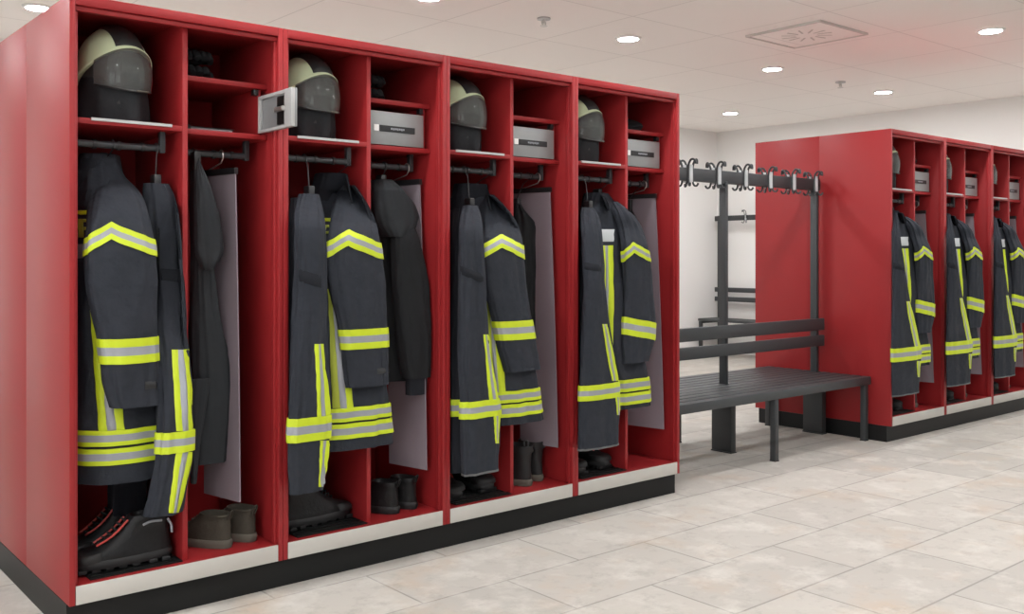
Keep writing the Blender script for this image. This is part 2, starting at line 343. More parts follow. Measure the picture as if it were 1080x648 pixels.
# ------------------------------------------------------------------ cloth surfaces
class Surf:
    """A hanging cloth tube: rows of (height, centre, half widths)."""
    def __init__(s, rows, cv, rv, seed=0, amp=0.006, sq=0.85, nz=56, u0=0.0, side='L', vb=0.027, fold=True):
        s.u0, s.side, s.vb, s.fold = u0, side, vb, fold
        T = []
        for r in rows:
            y, xl, xr = r[:3]; c = r[3] if len(r) > 3 else cv; q = r[4] if len(r) > 4 else rv
            a, b = spot(xl, y, c), spot(xr, y, c); m_ = (a+b)/2; w_ = (b.x-a.x)/2; t_ = (m_.x-CU)/(c-CV)
            q = min(q, 0.85*w_/max(t_, 0.2)); ru = math.sqrt(max(w_*w_-(q*t_)**2, (0.3*w_)**2))
            T.append((m_.z, m_.x, c, ru, q))
        T.sort(); s.z0, s.z1 = T[0][0], T[-1][0]; s.nz = nz; tab = []
        for i in range(nz+1):
            z = s.z0+(s.z1-s.z0)*i/nz; k = 0
            while k < len(T)-2 and z > T[k+1][0]: k += 1
            f = (z-T[k][0])/max(1e-6, T[k+1][0]-T[k][0]); f = min(max(f, 0), 1)
            tab.append([T[k][j]*(1-f)+T[k+1][j]*f for j in (1, 2, 3, 4)])
        for _ in range(3): tab = [tab[0]]+[[(tab[i-1][j]+2*tab[i][j]+tab[i+1][j])/4 for j in range(4)] for i in range(1, nz)]+[tab[-1]]
        s.tab = tab; s.seed = seed; s.amp = amp; s.sq = sq
    def row(s, z):
        f = (z-s.z0)/(s.z1-s.z0)*s.nz; f = min(max(f, 0), s.nz); i = min(int(f), s.nz-1); f -= i
        return [a*(1-f)+b*f for a, b in zip(s.tab[i], s.tab[i+1])]
    def at(s, a, z, off=0.0, wr=True):
        cu, cv, ru, rv = s.row(z); c, n = math.cos(a), math.sin(a)
        x = math.copysign(abs(c)**s.sq, c); y = math.copysign(abs(n)**s.sq, n)
        if wr:
            off += s.amp*(noise.noise(Vector((c*1.6+s.seed, n*1.6, z*4)))+0.8*noise.noise(Vector((c*3.2+s.seed*3, n*3.2, z*1.6)))+0.45*noise.noise(Vector((c*4+s.seed*7, n*4, z*13))))
        return s.fit(Vector((cu+(ru+off)*x, cv+(rv+off)*y, z)), cv, rv, off)
    def fit(s, p, cv, rv, off):
        """cloth gives way to the locker: it stays inside its half, or folds over the front edge of the divider"""
        if s.side == 'L':
            lim = s.u0+DIVX-0.012
            if p.x > lim and p.y > s.vb:
                f = (cv-p.y)/max(rv, 1e-3); nv = s.vb-0.008*f-off*0.9; t = (p.x-CU)/(p.y-CV); nx = p.x+t*(nv-p.y)
                if not s.fold: p.x = lim+min(off, 0)
                elif f >= 0 or nx > lim-0.006: p.z += (p.z-EYE)*(nv-p.y)/(p.y-CV); p.x = nx; p.y = nv
                else: p.x = lim+min(off, 0)
            if p.y > -0.003: p.x = max(p.x, s.u0+ST+0.016)
        elif s.side == 'R':
            if p.y > 0.03: p.x = max(p.x, s.u0+DIVX+0.012)
            p.x = min(p.x, s.u0+UN-ST-0.016)
        p.y = min(p.y, DEP-0.02)
        return p
    def mesh(s, mb=None, na=72, top=True, bottom=True, zt=None, off=0.0):
        mb = mb or MB(); zt = s.z1 if zt is None else zt
        rings = [[s.at(2*PI*k/na, s.z0+(zt-s.z0)*i/s.nz, off) for k in range(na)] for i in range(s.nz+1)]
        mb.loft(rings, bottom, top); return mb
    def facing(s, a, z):
        cu, cv, ru, rv = s.row(z); p = s.at(a, z, 0, False)
        return math.cos(a)/max(ru, 1e-4)*(CU-p.x)+math.sin(a)/max(rv, 1e-4)*(CV-p.y)
    def pick(s, x, y):
        best = None
        for k in range(240):
            a = 2*PI*k/240; z = EYE
            for _ in range(2):
                p = s.at(a, min(max(z, s.z0), s.z1), 0, False); z = EYE+(CY-y)/F*px(p)[2]
            zc = min(max(z, s.z0), s.z1)
            if s.facing(a, zc) <= 0: continue
            e = abs(px(s.at(a, zc, 0, False))[0]-x)
            if best is None or e < best[0]: best = (e, a, z)
        return best[1], best[2]
    def patch(s, mb, q, nx=6, ny=6, off=0.003):
        """cloth patch with its four corners (tl, tr, br, bl) seen at these places"""
        tl, tr, br, bl = [Vector(p) for p in q]; G = []
        for j in range(ny+1):
            f = j/ny; l, r = tl.lerp(bl, f), tr.lerp(br, f); A = [s.pick(*l.lerp(r, i/nx)) for i in range(nx+1)]; row = []
            for i, (a, z) in enumerate(A):
                edge = i in (0, nx) or j in (0, ny)
                row.append(s.at(a, z, off if not edge else off*0.2))
            G.append([mb.bm.verts.new(p) for p in row])
        for j in range(ny):
            for i in range(nx): mb.face([G[j][i], G[j][i+1], G[j+1][i+1], G[j+1][i]])
        return mb
    def band(s, mb, zt, zb, ring=None, na=72, off=0.0035, cuts=((0, .33, 0), (.33, .67, 1), (.67, 1, 0)), a_off=0.0):
        """all-round band between heights zt and zb; ring(a) shifts it per angle"""
        rg = ring or (lambda a: 0.0)
        mid = [0.0]+[f for c in cuts for f in c[:2]][1:-1:2]+[1.0]
        for (f0, f1, mi) in cuts:
            mb.mi = mi; rr = []
            seq = ([(0.0, 0.0)] if f0 == 0 else [])+[(f0, off), ((f0+f1)/2, off), (f1, off)]+([(1.0, 0.0)] if f1 == 1 else [])
            for f, o in seq:
                rr.append([s.at(2*PI*k/na, zt+(zb-zt)*f+rg(2*PI*k/na), o) for k in range(na)])
            mb.loft(rr, False, False)
        mb.mi = 0; return mb

def hanger(p, zr, vr, label, group, arm=0.0):
    """wire hook over the rail at height zr, black body below, at point p (top of the garment)"""
    t = thing('coat_hanger', label, 'coat hanger', (p.x, p.y, p.z), group)
    R = 0.017; x = p.x; z = zr
    pts = [(x, vr+R, z-0.006)]+[(x, vr+R*math.cos(th), z+R*math.sin(th)) for th in [PI*k/8 for k in range(9)]]+[(x, vr-R, z-0.008), (x, (vr-R+p.y)/2, z-0.03), (x, p.y, p.z+0.012)]
    MB().tube(pts, 0.0022, 8).build('hook', 'rod', t)
    m = MB(); m.box(x-0.012, x+0.012, p.y-0.022, p.y+0.022, p.z-0.045, p.z+0.020, 0.004)
    if arm: m.tube(bez([(x, p.y-arm, p.z-0.10), (x, p.y-arm*0.5, p.z-0.05), (x, p.y, p.z-0.02), (x, p.y+arm*0.5, p.z-0.05), (x, p.y+arm, p.z-0.10)], 4), 0.009, 8)
    m.build('body', 'black', t)
    return t

def jacket(J, label, seed):
    u0 = (seed-1)*UN
    tor = Surf(J['torso'], J.get('tv', 0.20), J.get('tr', 0.10), seed, 0.010, u0=u0, fold=(seed == 1))
    slv = Surf(J['sleeve'], J.get('sv', 0.055), J.get('sr', 0.05), seed+3, 0.008, u0=u0, vb=0.008)
    root = thing('fire_jacket', label, 'jacket', (tor.row(tor.z1)[0], tor.row(tor.z1)[1], tor.z0), 'dark fire jackets with lime bands')
    tor.mesh().build('body', ['navy'], root)
    slv.mesh().build('sleeve', ['navy'], root)
    # rear sleeve on the far side of the body
    rs = Surf(J['sleeve'], J.get('sv', 0.055), J.get('sr', 0.05), seed+5, 0.006, u0=u0, fold=False)
    for r in rs.tab: r[1] = 0.385; r[3] = min(r[3], 0.05); r[0] = min(max(r[0], tor.row(1.0)[0]-0.03), tor.row(1.0)[0]+0.05); r[2] = min(r[2], 0.055)
    rs.mesh().build('sleeve', ['navy'], root)
    col = Surf(J['collar'], J.get('cv', 0.20), J.get('cr', 0.055), seed+9, 0.005, u0=u0)
    c = col.mesh(top=False, bottom=False)
    rr = [[col.at(2*PI*k/48, z, o) for k in range(48)] for z, o in ((col.z1, 0.0), (col.z1+0.003, -0.006), (col.z1-0.02, -0.012), (col.z1-0.06, -0.014))]
    c.loft(rr, False, True); c.build('collar', ['navy' if J.get('light_collar') else 'navy_dark'], root)
    for q in J.get('collar_dark', ()): col.patch(MB(), q, 5, 5, 0.004).build('collar_lining', 'navy_dark', root)
    # chevron on the sleeve
    (xp, yt, yb), drop = J['chev'][:3], J['chev'][3]
    a0, zt = slv.pick(xp, yt); _, zb = slv.pick(xp, yb)
    def ring(a):
        d = abs((a-a0+PI) % (2*PI)-PI); return -drop*math.sin(min(d, PI/2))**0.9
    slv.band(MB(), zt, zb, ring, off=0.004).build('sleeve_chevron', ['yellow', 'tape'], root)
    (xc, yt, yb) = J['cuff'][:3]; tilt = J['cuff'][3] if len(J['cuff']) > 3 else 0.0
    _, zt = slv.pick(xc, yt); _, zb = slv.pick(xc, yb)
    slv.band(MB(), zt, zb, lambda a: -tilt*math.cos(a), off=0.004).build('cuff_band', ['yellow', 'tape'], root)
    # velcro tab on the cuff
    if 'tab' in J: slv.patch(MB(), J['tab'], 4, 3, 0.003).build('cuff_tab', 'black', root)
    # hem bands
    for (xh, yt, yb) in J['hem']:
        _, zt = tor.pick(xh, yt); _, zb = tor.pick(xh, yb)
        tor.band(MB(), zt, zb, None, off=0.007, cuts=((0, .28, 0), (.28, .72, 1), (.72, 1, 0))).build('hem_band', ['yellow', 'tape'], root)
    # vertical stripe(s) on the chest: list of (quad, material)
    for q, mt in J['stripes']: tor.patch(MB(), q, 4, 14, 0.004).build('chest_stripe', mt, root)
    for q, mt, nm in J.get('extra', ()): tor.patch(MB(), q, 5, 5, 0.005).build(nm, mt, root)
    slv2 = slv
    # glossy inner lining visible at the sleeve opening
    return root, tor

def print_marks(x0, y0, x1, y1):
    """bold yellow lettering on a chest panel, mostly hidden by the sleeve: bars of one capital and the edge of another"""
    W_, H_ = x1-x0, y1-y0
    f = lambda a, b, c, d: ((x0+a*W_, y0+b*H_), (x0+c*W_, y0+b*H_), (x0+c*W_, y0+d*H_), (x0+a*W_, y0+d*H_))
    return [f(0.0, 0.0, 1.0, 0.16), f(0.62, 0.16, 0.8, 0.9), f(0.8, 0.34, 1.0, 0.5), f(0.1, 0.3, 0.26, 0.95), f(0.26, 0.3, 0.45, 0.42), f(0.26, 0.58, 0.42, 0.7)]

def quadband(xa, ya, xb, yb, w0, w1):     # sloping strip from (xa,ya) to (xb,yb) measured along its left edge
    return ((xa, ya), (xa+w0, ya), (xb+w1, yb), (xb, yb))

jackets = []
# jacket in the first locker
J1 = dict(
    torso=[(168, 92, 124, .2, .05), (182, 86, 128, .2, .07), (198, 80, 140, .2, .10), (215, 77, 152, .19, .12), (250, 75, 160, .19, .12), (320, 75, 166, .19, .12), (400, 74, 174, .19, .13), (450, 72, 181, .19, .14), (480, 71, 185, .19, .14), (500, 71, 187, .19, .14)],
    sleeve=[(188, 104, 132, .18, .05), (197, 99, 143, .15, .06), (206, 97, 150, .11, .06), (218, 94, 155, .07, .055), (236, 91, 160, .04), (265, 89, 164), (300, 90, 166), (340, 99, 167), (370, 104, 167), (400, 108, 167), (428, 117, 168)], sv=0.02, sr=0.048,
    collar=[(164, 84, 125), (182, 80, 128), (202, 79, 133)], light_collar=True, collar_dark=[((80, 167), (103, 167), (99, 200), (80, 201))],
    chev=(118, 233.5, 252, 0.055), cuff=(135, 357.5, 384), tab=((153, 403), (167, 402), (167, 410), (153, 411)),
    hem=[(130, 453, 469.5), (130, 472.5, 489.5)],
    stripes=[(quadband(93, 306, 105, 458, 8, 9), 'yellow'), (quadband(101, 306, 114, 458, 8, 9), 'tape'), (quadband(109, 306, 123, 458, 8, 9), 'yellow')],
    extra=[(((79, 202), (98, 200), (94, 221), (79, 221)), 'navy_dark', 'front_lining')]+[(q, 'yellow' if i < 3 else 'olive', 'back_print') for i, q in enumerate(print_marks(80, 222, 109, 252))]+[(((80, 258), (90, 257), (90, 272), (80, 273)), 'tape', 'chest_tab')])
jackets.append(jacket(J1, 'dark navy fire jacket with wide lime hem bands hanging in the leftmost near locker', 1))
J2 = dict(
    torso=[(190, 338, 364, .21, .05), (205, 332, 370, .21, .07), (218, 328, 384, .2, .09), (240, 327, 392, .17), (300, 330, 400, .09, .08), (360, 342, 405, .01, .03), (385, 344, 406, .0, .027), (430, 345, 409, .0, .027), (455, 346, 412, .0, .027), (472, 346, 413, .0, .027)], tv=0.20, tr=0.11,
    sleeve=[(196, 354, 374, .18, .05), (205, 352, 382, .14, .055), (215, 351, 388, .10, .055), (228, 349, 394, .055, .045), (240, 348, 398, .01), (245, 347, 399), (270, 344, 402), (300, 346, 404), (350, 357, 407), (380, 361, 408), (407, 365, 409)], sv=-0.032, sr=0.034,
    collar=[(184, 333, 366), (200, 329, 369), (214, 328, 372)],
    chev=(368, 241.5, 259, 0.050), cuff=(382, 347.5, 368.5), tab=((398, 389), (409, 388), (409, 394), (398, 395)),
    hem=[(385, 428.5, 442.5), (385, 445, 460.5)],
    stripes=[(((345, 305), (350, 305), (359, 431), (351, 431)), 'olive'), (((350, 305), (355, 305), (366, 431), (359, 431)), 'tape'), (((355, 305), (361, 305), (373, 431), (366, 431)), 'yellow')],
    extra=[(q, 'yellow' if i < 3 else 'olive', 'back_print') for i, q in enumerate(print_marks(340, 230, 357, 254))])
jackets.append(jacket(J2, 'dark navy fire jacket behind hanging trousers in the second near locker', 2))
J3 = dict(
    torso=[(200, 484, 512, .21, .05), (212, 478, 517, .21, .07), (226, 474, 530, .2, .08), (250, 474, 542, .17), (300, 478, 552, .09, .07), (355, 510, 560, .01, .03), (385, 516, 563, .0, .027), (415, 521, 568, .0, .027), (430, 523, 570, .0, .027), (446, 523, 573, .0, .027)], tv=0.20, tr=0.09,
    sleeve=[(206, 505, 521, .18, .045), (214, 504, 530, .14, .05), (223, 506, 538, .10, .045), (236, 507, 546, .055, .042), (248, 507, 549, .01), (255, 507, 550), (275, 507, 552), (300, 511, 554), (340, 521, 561), (365, 525, 565), (391, 532, 569)], sv=-0.032, sr=0.032,
    collar=[(195, 480, 513), (208, 477, 515), (222, 476, 518)],
    chev=(528, 246.5, 261, 0.050), cuff=(542, 339, 359),
    hem=[(550, 411.5, 423.5), (550, 425.5, 438.5)],
    stripes=[(quadband(511, 318, 517, 418, 5, 6), 'olive'), (quadband(516, 318, 523, 418, 3, 4), 'tape'), (quadband(519, 318, 526, 418, 7, 8), 'yellow')],
    extra=[(q, 'olive', 'back_print') for i, q in enumerate(print_marks(503, 237, 513, 258))])
jackets.append(jacket(J3, 'dark navy fire jacket behind hanging trousers in the third near locker', 3))
J4 = dict(
    torso=[(204, 620, 640, .16, .045), (213, 616, 646, .14, .05), (221, 614, 656, .11, .06), (240, 614, 666, .09), (300, 618, 668, .05), (370, 636, 677, .0, .026), (405, 647, 683, .0, .026), (430, 649, 685, .0, .026)], tv=0.09, tr=0.06,
    sleeve=[(213, 640, 651, .10, .04), (219, 643, 660, .05, .04), (228, 648, 669, .01, .033), (240, 653, 676, .01), (258, 656, 682), (280, 657, 685), (300, 657, 687), (340, 656, 691), (360, 656, 690), (382, 657, 683)], sv=-0.032, sr=0.030,
    collar=[(204, 616, 637), (213, 614, 640), (222, 613, 643)],
    chev=(668, 255, 266.5, 0.045), cuff=(672, 338.5, 357, 0.02),
    hem=[(668, 400, 412.5), (668, 414.5, 426.5)],
    stripes=[(quadband(634, 259, 634, 395, 5, 5), 'yellow'), (quadband(638.5, 259, 638.5, 395, 3, 3), 'tape'), (quadband(641.5, 259, 641.5, 395, 5, 5), 'yellow')],
    extra=[(((629, 242), (648, 242), (647, 255), (628, 255)), 'patch', 'name_patch')])
jackets.append(jacket(J4, 'dark navy fire jacket with pale chest patch, fourth near locker beside the bench', 4))

# ------------------------------------------------------------------ trousers
def trousers(T, label, seed, u0=0.0):
    leg = Surf(T['leg'], T.get('v', 0.03), T.get('r', 0.045), seed, 0.008, u0=u0, vb=0.012)
    root = thing('fire_trousers', label, 'trousers', (leg.row(leg.z1)[0], leg.row(leg.z1)[1], leg.z0), 'dark fire trousers with lime bands')
    leg.mesh().build('trouser_leg', 'navy', root)
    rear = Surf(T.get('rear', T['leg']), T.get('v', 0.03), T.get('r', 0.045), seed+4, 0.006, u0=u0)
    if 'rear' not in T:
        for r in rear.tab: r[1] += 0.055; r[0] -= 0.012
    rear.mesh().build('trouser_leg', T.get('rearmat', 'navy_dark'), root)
    for q in T['stripe']:
        (tl, tr, br, bl) = [Vector(p) for p in q]
        m = MB()
        for k, (f0, f1, mi) in enumerate(((0, .34, 0), (.34, .68, 1), (.68, 1, 0))):
            m.mi = mi; leg.patch(m, (tl.lerp(tr, f0), tl.lerp(tr, f1), bl.lerp(br, f1), bl.lerp(br, f0)), 3, 12, 0.004)
        m.build('side_stripe', ['yellow', 'tape'], root)
    if 'band' in T:
        xb, yt, yb = T['band']; _, zt = leg.pick(xb, yt); _, zb = leg.pick(xb, yb)
        leg.band(MB(), zt, zb, None, off=0.005).build('knee_band', ['yellow', 'tape'], root)
        if T.get('rearband'): rear.band(MB(), zt, zb, None, off=0.005).build('knee_band', ['yellow', 'tape'], root)
    if 'flap' in T: leg.patch(MB(), T['flap'], 6, 3, 0.006).build('pocket_flap', 'navy_dark', root)
    if T.get('hem'): leg.band(MB(), leg.z0+0.006, leg.z0-0.002, None, off=0.002, cuts=((0, 1, 0),)).build('hem_edge', 'hem', root)
    return root, leg
T1 = dict(leg=[(194, 152, 176, .10, .03), (205, 151, 183, .10), (225, 151, 188, .10), (260, 153, 191, .09), (300, 156, 193, .08), (350, 160, 196, .06), (380, 164, 201, .03), (430, 166, 203, .0), (465, 166, 204, .0), (490, 162, 202, .0), (515, 158, 197, .0), (542, 152, 192, .015)], r=0.036,
          rear=[(210, 146, 166, .26), (300, 138, 168, .26), (460, 122, 162, .26), (505, 114, 156, .26), (552, 116, 150, .28)], rearmat='navy_dark',
          stripe=[((181, 369), (199, 369), (205, 455), (186, 455)), ((186, 477), (204, 477), (189, 541), (177, 541))], band=(195, 455, 477), flap=((166, 283), (196, 285), (196, 299), (166, 295)))
T2 = dict(leg=[(205, 316, 336, .06, .03), (214, 313, 340, .04), (222, 312, 341, .01), (235, 311, 343), (300, 310, 344), (400, 306, 347), (462, 303, 348), (490, 303, 344), (519, 304, 339)], v=-0.055, r=0.028, rear=[(209, 307, 330, .08, .03), (240, 305, 334, .06), (300, 304, 336, .05), (400, 304, 338, .03), (516, 305, 334, .02)],
          stripe=[((331, 363), (343, 363), (347, 441), (334, 441)), ((338, 465), (347, 465), (342, 514), (337, 514))], band=(325, 441, 466), flap=((313, 283), (338, 291), (338, 304), (313, 296)))
T3 = dict(leg=[(217, 488, 502, .06, .025), (226, 485, 506, .01), (245, 484, 509), (300, 484, 512), (380, 484, 516), (430, 485, 526), (470, 486, 525), (499, 487, 523)], v=-0.055, r=0.027, rear=[(220, 480, 500, .08, .03), (245, 477, 503, .06), (300, 476, 506, .05), (380, 476, 510, .03), (496, 476, 512, .02)], rearband=True,
          stripe=[((509, 353), (516, 353), (525, 422), (516, 422)), ((520, 436), (526, 436), (525, 468), (522, 468))], band=(500, 424, 442), flap=((485, 280), (511, 290), (511, 300), (485, 289)), hem=True)
T4 = dict(leg=[(219, 614, 626, .06, .02), (226, 612, 631, .03), (240, 614, 634, -.01), (300, 615, 637), (380, 613, 648), (410, 610, 653), (440, 611, 653), (472, 611, 652)], v=-0.05, r=0.025, rear=[(224, 613, 626, .06, .02), (300, 612, 632, .03), (400, 612, 640, .01), (470, 612, 645, .01)],
          stripe=[((635, 342), (641, 342), (653, 402), (646, 402)), ((649, 418), (654, 418), (654, 438), (651, 438))], band=(632, 406, 422), flap=((614, 276), (634, 280), (634, 287), (614, 284)), hem=True)
TL = ['dark navy fire trousers hanging right of the jacket, leftmost near locker', 'dark navy fire trousers hanging in front of the jacket, second near locker', 'dark navy fire trousers hanging above black boots, third near locker', 'dark navy fire trousers left of the patched jacket, fourth near locker']
T5 = dict(leg=[(224, 941, 945, .03, .015), (236, 941, 948, .0), (252, 941, 950), (280, 941, 954), (330, 941, 962), (367, 940, 970), (381, 940, 971), (416, 941, 969)], v=-0.05, r=0.022, rear=[(228, 942, 947, .05, .015), (300, 942, 955, .03), (414, 942, 962, .02)],
          stripe=[((955, 318), (960, 318), (970, 366), (964, 366)), ((967, 381), (971, 381), (970, 398), (968, 398))], band=(955, 367, 381), flap=((942, 277), (953, 280), (953, 286), (942, 283)), hem=True)
far_tr = trousers(T5, 'dark navy fire trousers with lime band in the '+FARN[0], 50, U2)[0]
for k in (1, 2): dup(far_tr, far_tr.location+Vector((k*UN, 0, 0)), 'dark navy fire trousers with lime band in the '+FARN[k])
trs = [trousers(T, l, 20+i*6, i*UN) for i, (T, l) in enumerate(zip((T1, T2, T3, T4), TL))]

# ------------------------------------------------------------------ other dark clothes in the right-hand compartments
def cloth(name, label, cat, parts, seed, group=None, k=0):
    S = [Surf(r, v, q, seed+i*2, amp, u0=k*UN, side='R') for i, (nm, r, v, q, amp, mt) in enumerate(parts)]
    root = thing(name, label, cat, (S[0].row(S[0].z1)[0], S[0].row(S[0].z1)[1], S[0].z0), group)
    for s, (nm, r, v, q, amp, mt) in zip(S, parts): s.mesh().build(nm, mt, root)
    return root, S
c1, S1 = cloth('work_shirt', 'charcoal work shirt hanging in the right side of the leftmost near locker', 'shirt', [
    ('body', [(166, 203, 209, .14, .02), (185, 202, 214, .14), (240, 201, 220), (290, 201, 224), (330, 201, 231), (370, 201, 240), (405, 201, 247), (440, 201, 245), (487, 201, 238)], 0.16, 0.05, 0.008, 'greycloth'),
    ('sleeve', [(168, 203, 210, .14, .02), (195, 203, 221, .12), (225, 203, 231, .11), (256, 204, 236, .11), (267, 205, 236, .11), (276, 208, 231, .11), (285, 211, 224, .12)], 0.11, 0.03, 0.005, 'greycloth'),
    ('shirt_tail', [(400, 201, 222), (470, 201, 211), (510, 201, 207)], 0.10, 0.015, 0.003, 'greycloth')], 60)
c2, S2 = cloth('hooded_jacket', 'black hooded jacket hanging in the right side of the second near locker', 'jacket', [
    ('body', [(222, 396, 420, .2, .05), (240, 394, 436), (300, 393, 446), (370, 394, 452), (400, 394, 450)], 0.19, 0.06, 0.008, 'blackcloth'),
    ('sleeve', [(226, 412, 430, .12, .03), (250, 412, 440), (300, 414, 451), (350, 418, 457), (385, 422, 458), (398, 425, 456)], 0.09, 0.04, 0.007, 'blackcloth'),
    ('cuff', [(396, 428, 450), (416, 428, 449)], 0.09, 0.03, 0.003, 'navy_dark'),
    ('hood', [(190, 392, 412, .18, .05), (200, 391, 424), (214, 391, 436), (228, 392, 441), (240, 396, 438), (250, 402, 428)], 0.12, 0.06, 0.007, 'greycloth')], 70, k=1)
c3, S3 = cloth('black_garment', 'black garment hanging behind the fire jacket in the third near locker', 'clothing', [
    ('body', [(214, 541, 548, .24, .02), (226, 541, 556), (236, 541, 566), (260, 541, 564), (300, 541, 567), (340, 541, 568), (395, 541, 566)], 0.22, 0.04, 0.007, 'blackcloth')], 80, k=2)
c4, S4 = cloth('black_garment', 'black garment mostly hidden behind the patched jacket, fourth near locker', 'clothing', [
    ('body', [(215, 661, 664, .24, .02), (230, 661, 671), (245, 661, 677), (255, 661, 676), (300, 661, 674), (370, 661, 672)], 0.22, 0.03, 0.005, 'blackcloth')], 84, k=3)
G4 = 'black garments in the right-hand sides'
c3['group'] = c4['group'] = G4

# ------------------------------------------------------------------ hanging pale sheets
def sheet(u0, label):
    t = thing('hanging_sheet', label, 'hanging sheet', (u0+0.64, 0.2, 1.46), 'pale sheets on clamp bars')
    A, Bk = Vector((u0+0.652, 0.112, 0)), Vector((u0+0.610, 0.315, 0))
    n = 12; d = (Bk-A).normalized(); nn = Vector((-d.y, d.x, 0))*0.0025
    rings = []
    for i in range(21):
        f = i/20; z = 1.452-(1.452-0.315)*f; sh = Vector((-0.012*f, -0.085*f+0.02*f*f, 0)); r = []
        for side in (1, -1):
            for k in (range(n+1) if side == 1 else range(n, -1, -1)):
                g = k/n; p = A.lerp(Bk, g)+sh+nn*side; bow = 0.006*math.sin(g*PI)*math.sin(f*PI); r.append((p.x+bow, p.y, z))
        rings.append(r)
    MB().loft(rings).build('sheet', 'sheet', t)
    m = MB(); e = nn*3.2; a, b = A-d*0.004, Bk+d*0.004
    m.loft([[a+e+Vector((0, 0, z)), b+e+Vector((0, 0, z)), b-e+Vector((0, 0, z)), a-e+Vector((0, 0, z))] for z in (1.444, 1.466)]); m.build('clamp_bar', 'black', t, False)
    c = A.lerp(Bk, 0.75); R = 0.017; z = 1.512; vr = 0.16
    pts = [(c.x, vr+R, z-0.004)]+[(c.x, vr+R*math.cos(th), z+R*math.sin(th)) for th in [PI*k/8 for k in range(9)]]+[(c.x, vr-R, z-0.01), (c.x, vr, z-0.028), (c.x, c.y, 1.466)]
    MB().tube(pts, 0.0026, 8).build('hook', 'steel', t)
    return t
s0 = sheet(-0.075, 'pale lilac-grey sheet on a clamp bar beside the shirt, leftmost near locker')
s1 = sheet(UN, 'pale lilac-grey sheet on a clamp bar beside the hooded jacket')
for k in (2, 3): dup(s1, s1.location+Vector(((k-1)*UN, 0, 0)), 'pale lilac-grey sheet on a black clamp bar, '+NEAR[k])
for k in range(3): dup(s1, s1.location+Vector((U2+(k-1)*UN, 0, 0)), 'pale lilac-grey sheet on a black clamp bar, '+FARN[k])

# ------------------------------------------------------------------ hangers
hg = 'coat hangers on the rails'
for i in range(4):
    tor, leg = jackets[i][1], trs[i][1]
    r = tor.row(tor.z1); hanger(Vector((r[0], r[1], tor.z1+0.0)), 1.512, 0.10, 'black hanger holding the fire jacket, '+NEAR[i], hg)
    r = leg.row(leg.z1); hanger(Vector((r[0], r[1], leg.z1+0.01)), 1.512, 0.10, 'black hanger holding the fire trousers, '+NEAR[i], hg)
for i, S in enumerate((S1[0], S2[3], S3[0], S4[0])):
    r = S.row(S.z1); hanger(Vector((r[0], r[1], S.z1)), 1.512, 0.16, 'black hanger holding dark clothes on the right rail, '+NEAR[i], hg)

